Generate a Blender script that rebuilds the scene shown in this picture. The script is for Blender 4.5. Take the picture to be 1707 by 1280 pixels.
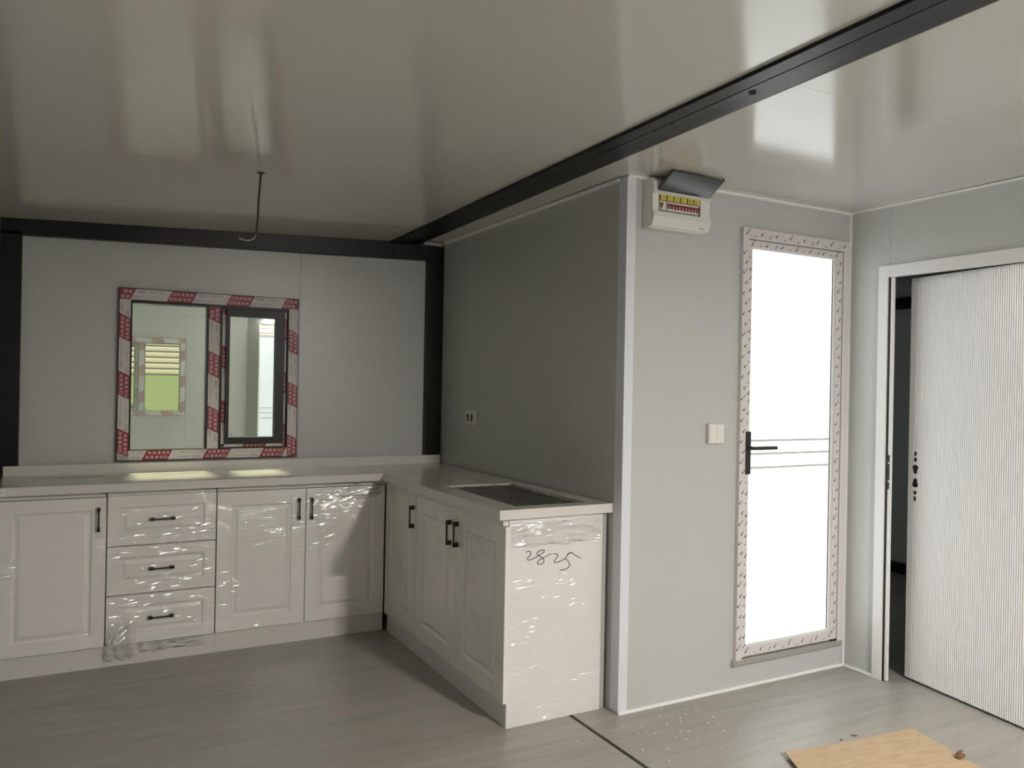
import bpy, math, random
from mathutils import Matrix, Vector, noise
random.seed(7)
for o in list(bpy.data.objects):
    bpy.data.objects.remove(o, do_unlink=True)
SC = bpy.context.scene
COL = SC.collection

# ------------------------------------------------------------------ camera
cam_d = bpy.data.cameras.new('camera')
cam_d.sensor_fit = 'HORIZONTAL'; cam_d.sensor_width = 36.0
cam_d.lens = 36.0 * 1330.06 / 1707.0
cam_d.clip_start = 0.02; cam_d.clip_end = 200
cam = bpy.data.objects.new('camera', cam_d); COL.objects.link(cam)
YAW, PITCH, ROLL = 0.4972, 0.0005, 0.0188
fw = Vector((math.sin(YAW)*math.cos(PITCH), math.cos(YAW)*math.cos(PITCH), math.sin(PITCH)))
r0 = Vector((math.cos(YAW), -math.sin(YAW), 0)); u0 = r0.cross(fw)
rr = math.cos(ROLL)*r0 + math.sin(ROLL)*u0; uu = -math.sin(ROLL)*r0 + math.cos(ROLL)*u0
cam.matrix_world = Matrix(((rr.x, uu.x, -fw.x, -1.9923), (rr.y, uu.y, -fw.y, -4.6266), (rr.z, uu.z, -fw.z, 1.3658), (0, 0, 0, 1)))
SC.camera = cam

# ------------------------------------------------------------------ world, sun, exposure
w = bpy.data.worlds.new('world'); SC.world = w; w.use_nodes = True
bg = w.node_tree.nodes['Background']
bg.inputs[0].default_value = (0.86, 0.93, 1.0, 1); bg.inputs[1].default_value = 1.8
sun_d = bpy.data.lights.new('sun', 'SUN'); sun_d.energy = 19.0; sun_d.angle = math.radians(8.0); sun_d.color = (1.0, 0.95, 0.74)
sun = bpy.data.objects.new('sun', sun_d); COL.objects.link(sun)
sun.rotation_euler = Vector((0.0, -0.46, -0.888)).to_track_quat('-Z', 'Y').to_euler()
LAMP_STRENGTH = 1450.0        # bulkhead lamp over the entrance, behind the photographer
BATH_PANE, ENTRY_PANE = 1.75, 0.9
vs = SC.view_settings
vs.view_transform = 'Standard'; vs.look = 'None'; vs.gamma = 1.0; vs.exposure = 0.2; vs.use_curve_mapping = False
SC.cycles.max_bounces = 10; SC.cycles.diffuse_bounces = 6; SC.cycles.glossy_bounces = 6; SC.cycles.transparent_max_bounces = 16
SC.cycles.sample_clamp_indirect = 6.0
SC.cycles.use_denoising = True

# ------------------------------------------------------------------ materials
def lin(c):
    return tuple((x/12.92 if x <= .04045 else ((x+.055)/1.055)**2.4) for x in c)
class NT:
    def __init__(s, name):
        s.m = bpy.data.materials.new(name); s.m.use_nodes = True; s.t = s.m.node_tree
        s.b = s.t.nodes['Principled BSDF']; s.out = s.t.nodes['Material Output']
    def n(s, typ, **kw):
        x = s.t.nodes.new(typ)
        for k, v in kw.items(): setattr(x, k, v)
        return x
    def l(s, a, b): s.t.links.new(a, b)
def setp(b, **kw):
    for k, v in kw.items(): b.inputs[k].default_value = v
def rgba(c): return (c[0], c[1], c[2], 1)
def mat(name, col, rough=.5, metal=0., spec=.5, coat=0., coatr=.1, emit=None, es=0.):
    t = NT(name)
    setp(t.b, **{'Base Color': rgba(col), 'Roughness': rough, 'Metallic': metal, 'Specular IOR Level': spec, 'Coat Weight': coat, 'Coat Roughness': coatr})
    if emit: setp(t.b, **{'Emission Color': rgba(emit), 'Emission Strength': es})
    return t.m
def mapping(t, scale, rot=(0, 0, 0)):
    g = t.n('ShaderNodeNewGeometry'); mp = t.n('ShaderNodeMapping')
    mp.inputs['Scale'].default_value = scale; mp.inputs['Rotation'].default_value = rot
    t.l(g.outputs['Position'], mp.inputs['Vector']); return mp
def noise_bump(t, scale, nscale, detail, strength, dist, rot=(0, 0, 0), distort=0.):
    mp = mapping(t, scale, rot); nz = t.n('ShaderNodeTexNoise')
    nz.inputs['Scale'].default_value = nscale; nz.inputs['Detail'].default_value = detail; nz.inputs['Distortion'].default_value = distort
    t.l(mp.outputs[0], nz.inputs['Vector'])
    bp = t.n('ShaderNodeBump'); bp.inputs['Strength'].default_value = strength; bp.inputs['Distance'].default_value = dist
    t.l(nz.outputs['Fac'], bp.inputs['Height']); return bp, nz
def panel_mat(name, col, rough, spec, bump=.06, coat=0.):
    t = NT(name); setp(t.b, **{'Base Color': rgba(col), 'Roughness': rough, 'Specular IOR Level': spec, 'Coat Weight': coat, 'Coat Roughness': .12})
    # fine vertical rolling lines of sandwich panel steel
    bp, nz = noise_bump(t, (60, 60, .6), 1.0, 2, bump, .002)
    t.l(bp.outputs[0], t.b.inputs['Normal']); return t.m
def ceil_mat(name):
    t = NT(name); setp(t.b, **{'Base Color': rgba((.59, .57, .53)), 'Roughness': .13, 'Specular IOR Level': .9})
    bp, nz = noise_bump(t, (1.2, .5, 1), 2.0, 2, .12, .01)
    t.l(bp.outputs[0], t.b.inputs['Normal']); return t.m
def floor_mat(name):
    t = NT(name); setp(t.b, **{'Roughness': .36, 'Specular IOR Level': .4})
    mp = mapping(t, (1.1, 14, 1)); nz = t.n('ShaderNodeTexNoise'); nz.inputs['Scale'].default_value = 1.6; nz.inputs['Detail'].default_value = 8; nz.inputs['Roughness'].default_value = .62; nz.inputs['Distortion'].default_value = .5
    t.l(mp.outputs[0], nz.inputs['Vector'])
    mp2 = mapping(t, (.6, 3.2, 1)); n2 = t.n('ShaderNodeTexNoise'); n2.inputs['Scale'].default_value = 1.3; n2.inputs['Detail'].default_value = 3
    t.l(mp2.outputs[0], n2.inputs['Vector'])
    mp3 = mapping(t, (12, 160, 1)); n3 = t.n('ShaderNodeTexNoise'); n3.inputs['Scale'].default_value = 1.0; n3.inputs['Detail'].default_value = 4
    t.l(mp3.outputs[0], n3.inputs['Vector'])
    a = t.n('ShaderNodeMath', operation='MULTIPLY_ADD'); a.inputs[1].default_value = .55; t.l(nz.outputs['Fac'], a.inputs[0])
    b = t.n('ShaderNodeMath', operation='MULTIPLY_ADD'); b.inputs[1].default_value = .3; t.l(n2.outputs['Fac'], b.inputs[0]); t.l(b.outputs[0], a.inputs[2])
    c = t.n('ShaderNodeMath', operation='MULTIPLY'); c.inputs[1].default_value = .15; t.l(n3.outputs['Fac'], c.inputs[0]); t.l(c.outputs[0], b.inputs[2])
    cr = t.n('ShaderNodeValToRGB'); e = cr.color_ramp.elements
    e[0].position = .30; e[0].color = (.27, .25, .225, 1); e[1].position = .70; e[1].color = (.435, .41, .375, 1)
    t.l(a.outputs[0], cr.inputs[0]); t.l(cr.outputs[0], t.b.inputs['Base Color'])
    bp = t.n('ShaderNodeBump'); bp.inputs['Strength'].default_value = .12; bp.inputs['Distance'].default_value = .002
    t.l(a.outputs[0], bp.inputs['Height']); t.l(bp.outputs[0], t.b.inputs['Normal']); return t.m
def wrapped_mat(name, col, scale, rot, strength=.5, rough=.42, coatw=.8):
    """white lacquer under a tight stretched film: the film is the clear coat with its own creases"""
    t = NT(name); setp(t.b, **{'Base Color': rgba(col), 'Roughness': rough, 'Coat Weight': coatw, 'Coat Roughness': .17, 'Coat IOR': 1.75})
    b1, n1 = noise_bump(t, scale, 1.0, 3, strength, .006, rot, 1.2)
    mpv = mapping(t, (scale[0]*2.2, scale[1]*2.2, scale[2]*1.6), rot)
    n2 = t.n('ShaderNodeTexNoise'); n2.inputs['Scale'].default_value = 1.0; n2.inputs['Detail'].default_value = 2; n2.inputs['Distortion'].default_value = 2.5
    t.l(mpv.outputs[0], n2.inputs['Vector'])
    # creases only in patches
    mpk = mapping(t, (3, 3, 3.4)); n3 = t.n('ShaderNodeTexNoise'); n3.inputs['Scale'].default_value = 1.0; n3.inputs['Detail'].default_value = 2
    t.l(mpk.outputs[0], n3.inputs['Vector'])
    mr = t.n('ShaderNodeMapRange'); mr.inputs['From Min'].default_value = .46; mr.inputs['From Max'].default_value = .62
    t.l(n3.outputs['Fac'], mr.inputs['Value'])
    mm = t.n('ShaderNodeMath', operation='MULTIPLY'); t.l(n2.outputs['Fac'], mm.inputs[0]); t.l(mr.outputs[0], mm.inputs[1])
    b2 = t.n('ShaderNodeBump'); b2.inputs['Strength'].default_value = 1.0; b2.inputs['Distance'].default_value = .016
    t.l(mm.outputs[0], b2.inputs['Height']); t.l(b1.outputs[0], b2.inputs['Normal'])
    t.l(b2.outputs[0], t.b.inputs['Coat Normal'])
    b3, n4 = noise_bump(t, (4, 4, 120), 1.0, 3, .10, .001)
    b4 = t.n('ShaderNodeBump'); b4.inputs['Strength'].default_value = .35; b4.inputs['Distance'].default_value = .004
    t.l(n1.outputs['Fac'], b4.inputs['Height']); t.l(b3.outputs[0], b4.inputs['Normal']); t.l(b4.outputs[0], t.b.inputs['Normal'])
    return t.m
def glass_mat(name, refl, tint):
    t = NT(name); t.t.nodes.remove(t.b)
    g = t.n('ShaderNodeBsdfGlossy'); g.inputs['Roughness'].default_value = .006; g.inputs['Color'].default_value = (.86, .88, .86, 1)
    bp, nz = noise_bump(t, (2.2, 2.2, 1.2), 1.0, 1, .05, .004); t.l(bp.outputs[0], g.inputs['Normal'])
    tr = t.n('ShaderNodeBsdfTransparent'); tr.inputs['Color'].default_value = rgba(tint)
    mx = t.n('ShaderNodeMixShader'); mx.inputs[0].default_value = refl
    t.l(tr.outputs[0], mx.inputs[1]); t.l(g.outputs[0], mx.inputs[2]); t.l(mx.outputs[0], t.out.inputs['Surface']); return t.m
def film_mat(name, scale, strength, haze=.06, refl=0., rough=.2):
    t = NT(name); t.t.nodes.remove(t.b)
    g = t.n('ShaderNodeBsdfGlossy'); g.inputs['Roughness'].default_value = rough
    bp, nz = noise_bump(t, scale, 1.0, 3, strength, .01, (0, 0, 0), 1.5); t.l(bp.outputs[0], g.inputs['Normal'])
    d = t.n('ShaderNodeBsdfDiffuse'); d.inputs['Color'].default_value = (.8, .8, .8, 1)
    tr = t.n('ShaderNodeBsdfTransparent')
    fr = t.n('ShaderNodeFresnel'); fr.inputs['IOR'].default_value = 1.5; t.l(bp.outputs[0], fr.inputs['Normal'])
    ma = t.n('ShaderNodeMath', operation='MULTIPLY_ADD'); ma.inputs[1].default_value = 1.0; ma.inputs[2].default_value = refl; t.l(fr.outputs[0], ma.inputs[0]); ma.use_clamp = True
    m1 = t.n('ShaderNodeMixShader'); m1.inputs[0].default_value = haze; t.l(tr.outputs[0], m1.inputs[1]); t.l(d.outputs[0], m1.inputs[2])
    m2 = t.n('ShaderNodeMixShader'); t.l(ma.outputs[0], m2.inputs[0]); t.l(m1.outputs[0], m2.inputs[1]); t.l(g.outputs[0], m2.inputs[2])
    t.l(m2.outputs[0], t.out.inputs['Surface']); return t.m
def lit_glass(name, col, s):
    t = NT(name); setp(t.b, **{'Base Color': (.2, .21, .21, 1), 'Roughness': .25, 'Emission Strength': s})
    # daylight behind the frosted sheet is a little uneven
    mp = mapping(t, (1.1, 1.1, .8)); nz = t.n('ShaderNodeTexNoise'); nz.inputs['Scale'].default_value = 1.2; nz.inputs['Detail'].default_value = 1
    t.l(mp.outputs[0], nz.inputs['Vector'])
    cr = t.n('ShaderNodeValToRGB'); e = cr.color_ramp.elements
    e[0].position = .3; e[0].color = rgba(tuple(c*.78 for c in col)); e[1].position = .7; e[1].color = rgba(col)
    t.l(nz.outputs['Fac'], cr.inputs[0]); t.l(cr.outputs[0], t.b.inputs['Emission Color']); return t.m
def card_mat(name):
    t = NT(name); setp(t.b, **{'Roughness': .8})
    mp = mapping(t, (5, 22, 1), (0, 0, .15)); nz = t.n('ShaderNodeTexNoise'); nz.inputs['Scale'].default_value = 2; nz.inputs['Detail'].default_value = 4; t.l(mp.outputs[0], nz.inputs['Vector'])
    cr = t.n('ShaderNodeValToRGB'); e = cr.color_ramp.elements
    e[0].position = .3; e[0].color = (.47, .335, .205, 1); e[1].position = .7; e[1].color = (.565, .42, .27, 1)
    t.l(nz.outputs['Fac'], cr.inputs[0]); t.l(cr.outputs[0], t.b.inputs['Base Color']); return t.m
def top_mat(name):
    t = NT(name); setp(t.b, **{'Roughness': .3, 'Coat Weight': .7, 'Coat Roughness': .1})
    mp = mapping(t, (5, 26, 4)); nz = t.n('ShaderNodeTexNoise'); nz.inputs['Scale'].default_value = 1.5; nz.inputs['Detail'].default_value = 5; nz.inputs['Distortion'].default_value = 1; t.l(mp.outputs[0], nz.inputs['Vector'])
    cr = t.n('ShaderNodeValToRGB'); e = cr.color_ramp.elements
    e[0].position = .35; e[0].color = (.47, .46, .40, 1); e[1].position = .65; e[1].color = (.74, .73, .64, 1)
    t.l(nz.outputs['Fac'], cr.inputs[0]); t.l(cr.outputs[0], t.b.inputs['Base Color'])
    bp = t.n('ShaderNodeBump'); bp.inputs['Strength'].default_value = .35; bp.inputs['Distance'].default_value = .006; t.l(nz.outputs['Fac'], bp.inputs['Height']); t.l(bp.outputs[0], t.b.inputs['Coat Normal'])
    return t.m
M = dict(
    wall=panel_mat('wall_panel_grey', (.50, .507, .50), .32, .5),
    ceil=ceil_mat('ceiling_panel_gloss'),
    floor=floor_mat('floor_grey_oak'),
    dark=mat('under_floor_dark', (.01, .01, .01), .9),
    black=mat('black_painted_steel', (.005, .005, .0055), .38, spec=.25),
    white=mat('white_profile', (.74, .73, .73), .38),
    bluew=mat('corner_profile_white', (.70, .72, .79), .35),
    bead=mat('white_sealant', (.86, .86, .85), .6),
    cab=wrapped_mat('cabinet_white_front', (.79, .755, .73), (3.2, 3.2, 24), (0, .13, 0), .5),
    cab_side=wrapped_mat('cabinet_white_front_side_run', (.79, .755, .73), (3.0, 3.0, 22), (-.30, 0, 0), .6),
    endp=wrapped_mat('cabinet_end_white', (.76, .73, .72), (4, 4, 20), (0, -.1, 0), .4),
    carc=mat('cabinet_white_board', (.72, .69, .66), .5),
    plinth=mat('plinth_white', (.66, .63, .60), .45, coat=.3),
    filler=mat('filler_grey', (.42, .41, .40), .5),
    top=top_mat('worktop_film_covered'),
    edge=mat('worktop_edge_pale', (.66, .63, .60), .32, coat=.4),
    hblack=mat('handle_matt_black', (.012, .011, .010), .45),
    red=mat('tape_red', (.25, .012, .03), .45),
    tapew=mat('tape_white', (.60, .56, .56), .5),
    ink=mat('tape_ink', (.10, .08, .08), .6),
    glyph=mat('tape_white_lettering', (.82, .70, .72), .5),
    frame=mat('window_black_aluminium', (.006, .0065, .0065), .4, spec=.25),
    mirror=glass_mat('window_coated_glass', .68, (.85, .88, .78)),
    backface=glass_mat('window_glass_rear', .03, (.97, .98, .96)),
    clear=glass_mat('window_clear_glass', .12, (.93, .96, .93)),
    bath=lit_glass('frosted_glass_bathroom', (.90, .965, .95), BATH_PANE),
    entry=lit_glass('frosted_glass_entrance', (.86, .97, 1.0), ENTRY_PANE),
    line=mat('glass_line_grey', (.60, .64, .63), .5),
    dframe=mat('door_frame_taped_white', (.66, .63, .63), .42),
    dmark=mat('door_tape_marks', (.085, .022, .028), .6),
    alu=mat('aluminium_strip', (.50, .49, .46), .42, metal=.6),
    flute=mat('fluted_door_white', (.86, .86, .87), .26, spec=.7),
    gasket=mat('black_gasket', (.012, .012, .014), .6),
    plastic=mat('white_plastic', (.74, .73, .69), .35),
    smoke=mat('smoked_lid', (.03, .035, .038), .12, spec=.6),
    yellow=mat('breaker_label_yellow', (.62, .52, .10), .6),
    breakred=mat('breaker_toggle_red', (.24, .02, .03), .4),
    grey=mat('grey_plastic', (.42, .42, .41), .5),
    steel=mat('sink_steel', (.30, .30, .29), .35, metal=.9),
    film=film_mat('loose_clear_film', (16, 40, 40), 1.0, .012, .02),
    glint_crease=film_mat('film_glint_crease', (3, 3, 3), .02, .03, .17, .25),  # extra mirror share put in so the folds show as glints
    sinkfilm=film_mat('sink_clear_film', (30, 5, 10), .8, .03, .0),
    card=card_mat('cardboard'),
    leaf=mat('debris_brown', (.16, .075, .035), .8),
    crumb=mat('foam_white', (.85, .85, .85), .7),
    paper=mat('label_paper', (.78, .77, .75), .6),
    marker=mat('marker_ink_black', (.02, .018, .03), .5),
    wire=mat('cable_black', (.012, .012, .012), .5),
    wirew=mat('cable_end_copper_white', (.6, .58, .52), .5),
    lamp=mat('lamp_diffuser', (.8, .8, .75), .5, emit=(1.0, .955, .875), es=LAMP_STRENGTH),
    beige=mat('shutter_beige', (.23, .20, .12), .6),
    green=mat('fence_green', (.095, .13, .022), .6),
    ground=mat('ground_concrete', (.13, .125, .11), .9),
    outer=mat('outer_cladding', (.35, .37, .33), .7),
    socket=mat('socket_plate', (.66, .65, .60), .4),
)

# ------------------------------------------------------------------ mesh helpers
X, Y, Z = Vector((1, 0, 0)), Vector((0, 1, 0)), Vector((0, 0, 1))
class MB:
    def __init__(s): s.v = []; s.f = []; s.m = []; s.k = 0
    def quad(s, *p):
        i = len(s.v); s.v += [Vector(q) for q in p]; s.f.append(tuple(range(i, i+len(p)))); s.m.append(s.k)
    def box(s, x0, x1, y0, y1, z0, z1):
        x0, x1 = sorted((x0, x1)); y0, y1 = sorted((y0, y1)); z0, z1 = sorted((z0, z1))
        return s.hexa([(x0, y0), (x1, y0), (x1, y1), (x0, y1)], [z0]*4, [z1]*4)
    def hexa(s, xy, zb, zt):
        i = len(s.v)
        s.v += [Vector((p[0], p[1], z)) for p, z in zip(xy, zb)] + [Vector((p[0], p[1], z)) for p, z in zip(xy, zt)]
        s.f += [(i+3, i+2, i+1, i), (i+4, i+5, i+6, i+7)] + [(i+a, i+(a+1) % 4, i+4+(a+1) % 4, i+4+a) for a in range(4)]
        s.m += [s.k]*6; return s
    def fbox(s, O, U, V, N, u0, u1, v0, v1, n0, n1):
        O = Vector(O); i = len(s.v)
        for n in (n0, n1):
            for a, b in ((u0, v0), (u1, v0), (u1, v1), (u0, v1)): s.v.append(O+U*a+V*b+N*n)
        s.f += [(i+3, i+2, i+1, i), (i+4, i+5, i+6, i+7)] + [(i+a, i+(a+1) % 4, i+4+(a+1) % 4, i+4+a) for a in range(4)]
        s.m += [s.k]*6; return s
    def tube(s, pts, r, seg=8, cap=True):
        pts = [Vector(p) for p in pts]; rings = []
        up = None
        for i, p in enumerate(pts):
            d = (pts[min(i+1, len(pts)-1)]-pts[max(i-1, 0)]).normalized()
            a = d.cross(Vector((.31, .77, .2)) if up is None else up.cross(d)).normalized() if up is None else (up-d*up.dot(d)).normalized()
            up = a; b = d.cross(a); k = len(s.v); R_ = r[i] if isinstance(r, (list, tuple)) else r
            for j in range(seg):
                t = 2*math.pi*j/seg; s.v.append(p+a*math.cos(t)*R_+b*math.sin(t)*R_)
            rings.append(k)
        for a, b in zip(rings, rings[1:]):
            for j in range(seg):
                s.f.append((a+j, a+(j+1) % seg, b+(j+1) % seg, b+j)); s.m.append(s.k)
        if cap:
            s.f.append(tuple(rings[0]+j for j in reversed(range(seg)))); s.f.append(tuple(rings[-1]+j for j in range(seg))); s.m += [s.k]*2
        return s
    def disc(s, c, U, V, N, ru, rv, h, seg=14):
        c = Vector(c); i = len(s.v)
        for n in (0, h):
            for j in range(seg):
                t = 2*math.pi*j/seg; s.v.append(c+U*math.cos(t)*ru+V*math.sin(t)*rv+N*n)
        s.f.append(tuple(i+seg+j for j in range(seg))); s.m.append(s.k)
        for j in range(seg): s.f.append((i+j, i+(j+1) % seg, i+seg+(j+1) % seg, i+seg+j)); s.m.append(s.k)
        return s
    def cells(s, O, U, V, N, us, vs_, skip, t):
        """slab from n=0 to n=-t in a U,V frame, without the cells in skip, closed edges"""
        O = Vector(O); nu, nv = len(us)-1, len(vs_)-1
        ok = lambda a, b: 0 <= a < nu and 0 <= b < nv and (a, b) not in skip
        P = lambda a, b, n: O+U*us[a]+V*vs_[b]+N*n
        for a in range(nu):
            for b in range(nv):
                if not ok(a, b): continue
                s.quad(P(a, b, 0), P(a+1, b, 0), P(a+1, b+1, 0), P(a, b+1, 0))
                s.quad(P(a, b, -t), P(a, b+1, -t), P(a+1, b+1, -t), P(a+1, b, -t))
                if not ok(a-1, b): s.quad(P(a, b, 0), P(a, b+1, 0), P(a, b+1, -t), P(a, b, -t))
                if not ok(a+1, b): s.quad(P(a+1, b, -t), P(a+1, b+1, -t), P(a+1, b+1, 0), P(a+1, b, 0))
                if not ok(a, b-1): s.quad(P(a, b, -t), P(a+1, b, -t), P(a+1, b, 0), P(a, b, 0))
                if not ok(a, b+1): s.quad(P(a, b+1, 0), P(a+1, b+1, 0), P(a+1, b+1, -t), P(a, b+1, -t))
        return s
    def loops(s, O, U, V, N, W, H, prof):
        """nested rectangles (inset, height) joined into a moulded face, last one filled"""
        O = Vector(O); prev = None
        for ins, h in prof:
            k = len(s.v)
            for a, b in ((ins, ins), (W-ins, ins), (W-ins, H-ins), (ins, H-ins)): s.v.append(O+U*a+V*b+N*h)
            if prev is not None:
                for j in range(4): s.f.append((prev+j, prev+(j+1) % 4, k+(j+1) % 4, k+j)); s.m.append(s.k)
            else: s.f.append((k+3, k+2, k+1, k)); s.m.append(s.k)
            prev = k
        s.f.append((prev, prev+1, prev+2, prev+3)); s.m.append(s.k); return s
    def add(s, verts, faces):
        i = len(s.v); s.v += [Vector(p) for p in verts]; s.f += [tuple(i+a for a in f) for f in faces]; s.m += [s.k]*len(faces)
    def build(s, name, mats, parent=None, bevel=0., smooth=False, local=False, world_origin=None):
        if not isinstance(mats, (list, tuple)): mats = [mats]
        me = bpy.data.meshes.new(name)
        off = Vector((0, 0, 0))
        if parent is not None and not local: off = world_loc(parent)
        if parent is None and not local:
            xs = [v.x for v in s.v]; ys = [v.y for v in s.v]; zs = [v.z for v in s.v]
            off = Vector(((min(xs)+max(xs))/2, (min(ys)+max(ys))/2, min(zs)))
        me.from_pydata([tuple(v-off) for v in s.v], [], s.f)
        for m_ in mats: me.materials.append(m_)
        for p, k in zip(me.polygons, s.m): p.material_index = min(k, len(mats)-1); p.use_smooth = smooth
        me.update()
        o = bpy.data.objects.new(name, me); COL.objects.link(o)
        if parent is not None: o.parent = parent
        elif not local: o.location = off
        if bevel:
            b = o.modifiers.new('bevel', 'BEVEL'); b.width = bevel; b.segments = 2; b.limit_method = 'ANGLE'; b.angle_limit = math.radians(50)
        return o
def world_loc(o):
    v = Vector(o.location); p = o.parent
    while p: v = v+Vector(p.location); p = p.parent
    return v
def tag(o, label, cat, group=None, kind=None):
    o['label'] = label; o['category'] = cat
    if group: o['group'] = group
    if kind: o['kind'] = kind
    return o
def thing(name, loc, label, cat, group=None, kind=None):
    o = bpy.data.objects.new(name, None); COL.objects.link(o); o.location = loc; o.empty_display_size = .1
    return tag(o, label, cat, group, kind)
def struct(name, mb, m, label, cat, **kw):
    return tag(mb.build(name, m, **kw), label, cat, kind='structure')
def copy_tree(o, parent=None):
    c = o.copy(); COL.objects.link(c); c.parent = parent
    for ch in list(o.children): copy_tree(ch, c)
    return c
_txt = {}
def text_mesh(body):
    """lettering as a flat mesh, 1 unit high characters, from the built-in font"""
    if body not in _txt:
        c = bpy.data.curves.new('lettering', 'FONT'); c.body = body; c.size = 1; c.resolution_u = 1
        o = bpy.data.objects.new('lettering', c); COL.objects.link(o); bpy.context.view_layer.update()
        e = o.evaluated_get(bpy.context.evaluated_depsgraph_get()); me = e.to_mesh()
        vs_ = [v.co.copy() for v in me.vertices]; fs = [tuple(p.vertices) for p in me.polygons]; e.to_mesh_clear()
        bpy.data.objects.remove(o, do_unlink=True); bpy.data.curves.remove(c)
        x0 = min(v.x for v in vs_); x1 = max(v.x for v in vs_); y0 = min(v.y for v in vs_); y1 = max(v.y for v in vs_)
        _txt[body] = ([((v.x-x0)/(y1-y0), (v.y-y0)/(y1-y0)) for v in vs_], fs, (x1-x0)/(y1-y0))
    return _txt[body]
def put_text(mb, body, O, U, V, N, u, v, h, n, maxu=None):
    vs_, fs, wid = text_mesh(body); O = Vector(O)
    mb.add([O+U*(u+a*h)+V*(v+b*h)+N*n for a, b in vs_], fs); return wid*h

# ================================================================== THE SHELL
YB, YF = 0.0, -5.5            # back wall (window) and end wall behind the photographer
XL, XR, XO = -2.34, 1.37, 3.5  # left outer wall, wall with the fluted door, outer wall of the far room
YP = -1.931                   # face of the bathroom wall
zm = lambda y: 2.240-.004*y            # middle ceiling
zl = lambda x, y: 2.229+.0434*x-.004*y  # left wing ceiling, falling outwards
zr = lambda x, y: 2.240-.0434*(x-1.45)-.004*y
# floors
struct('floor', MB().box(XL-.05, -.189, YF-.05, .05, -.05, 0), M['floor'], 'grey oak floor of the kitchen wing left of the black floor gap', 'floor')
struct('floor', MB().box(-.171, XR+.03, YF-.05, .05, -.05, 0), M['floor'], 'grey oak floor right of the black gap, before the frosted door', 'floor')
struct('floor', MB().box(XR+.03, XO+.05, YF-.05, .05, -.05, 0), M['floor'], 'dim grey floor of the room behind the fluted door', 'floor')
struct('floor_joint', MB().box(XL-.05, XO+.05, YF-.05, .05, -.12, -.05), M['dark'], 'dark base showing in the gap between two floor sections', 'floor joint')
# ceilings in panels, each about a metre deep
def ceiling(name, x0, x1, zf, ys, label):
    root = thing(name, ((x0+x1)/2, YF/2, zf((x0+x1)/2, YF/2)), label, 'ceiling', kind='structure')
    for a, b in zip(ys, ys[1:]):
        m = MB(); a2, b2 = a-.0005, b+.0005
        m.hexa([(x0, b2), (x1, b2), (x1, a2), (x0, a2)], [zf(x0, b2), zf(x1, b2), zf(x1, a2), zf(x0, a2)], [zf(x, y)+.05 for x, y in ((x0, b2), (x1, b2), (x1, a2), (x0, a2))])
        m.build('panel', M['ceil'], root)
    return root
ceiling('ceiling', XL-.04, -.33, zl, [.05, -.55, -1.50, -2.52, -3.5, -4.5, YF-.05], 'sloping glossy off white ceiling over the kitchen wing')
ceiling('ceiling', -.25, 1.5, lambda x, y: zm(y), [.05, -.98, -1.98, -2.975, -3.97, YF-.05], 'glossy off white ceiling right of the black beam')
ceiling('ceiling', 1.45, XO+.04, zr, [.05, -1.2, -2.4, -3.6, YF-.05], 'dim ceiling of the room behind the fluted door')
struct('roof', MB().box(XL-.2, XO+.2, YF-.15, .15, 2.37, 2.45), M['outer'], 'flat roof deck added unseen above the ceilings to stop the sun', 'roof')  # unseen slab put in to make the ceilings light tight
# walls
WX0, WX1, WZ0, WZ1 = -1.818, -.892, .929, 1.831
wb = thing('wall_back', (-.6, .03, 0), 'grey panel wall holding the taped window above the worktop', 'wall', kind='structure')
MB().cells((0, 0, 0), X, Z, -Y, [XL, WX0+.01, WX1-.01, -.882], [0, WZ0+.01, WZ1-.01, 2.26], {(1, 1)}, .06).build('panel', M['wall'], wb)
MB().cells((0, 0, 0), X, Z, -Y, [-.8805, .05], [0, 2.30], set(), .06).build('panel', M['wall'], wb)
MB().cells((0, 0, 0), X, Z, -Y, [.05, XO], [0, 2.30], set(), .06).build('panel', M['wall'], wb)
wl = struct('wall_left', MB().cells((XL, 0, 0), Y, Z, X, [YF, 0], [0, 2.2], set(), .06), M['wall'], 'grey outer wall, a sliver at the left edge of the picture', 'wall')
we = thing('wall_front', (0, YF-.03, 0), 'grey end wall behind the photographer, mirrored in the window panes', 'wall', kind='structure')
EX0, EX1 = -.15, .565
MB().cells((0, YF, 0), X, Z, Y, [XL, WX0+.01, WX1-.01, -.882], [0, WZ0+.01, WZ1-.01, 2.26], {(1, 1)}, .06).build('panel', M['wall'], we)
MB().cells((0, YF, 0), X, Z, Y, [-.8805, EX0+.005, EX1-.005, 1.6], [0, .03, 2.0, 2.30], {(1, 1)}, .06).build('panel', M['wall'], we)
MB().cells((0, YF, 0), X, Z, Y, [1.601, 2.045, 2.955, XO], [0, WZ0+.01, WZ1-.01, 2.30], {(1, 1)}, .06).build('panel', M['wall'], we)
wp = struct('wall_partition', MB().box(0, .05, YP+.05, 0, 0, 2.30), M['wall'], 'shaded grey partition beside the sink run, with one socket', 'wall')
DX0, DX1, DZ0, DZ1 = .635, 1.342, .135, 2.097
wc = thing('wall_bathroom', (.7, YP, 0), 'pale grey wall around the frosted white door', 'wall', kind='structure')
MB().cells((0, YP, 0), X, Z, -Y, [.0, DX0+.01, DX1-.01, 1.358], [0, DZ0+.01, DZ1-.01, 2.30], {(1, 1)}, .05).build('panel', M['wall'], wc)
MB().cells((0, YP-.001, 0), X, Z, -Y, [1.345, XR], [0, 2.30], set(), .05).build('panel', M['wall'], wc)
RY0, RY1, RZ = -2.157, -2.985, 1.905
wr = thing('wall_right', (XR, -3.7, 0), 'pale grey wall around the fluted white door', 'wall', kind='structure')
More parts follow.
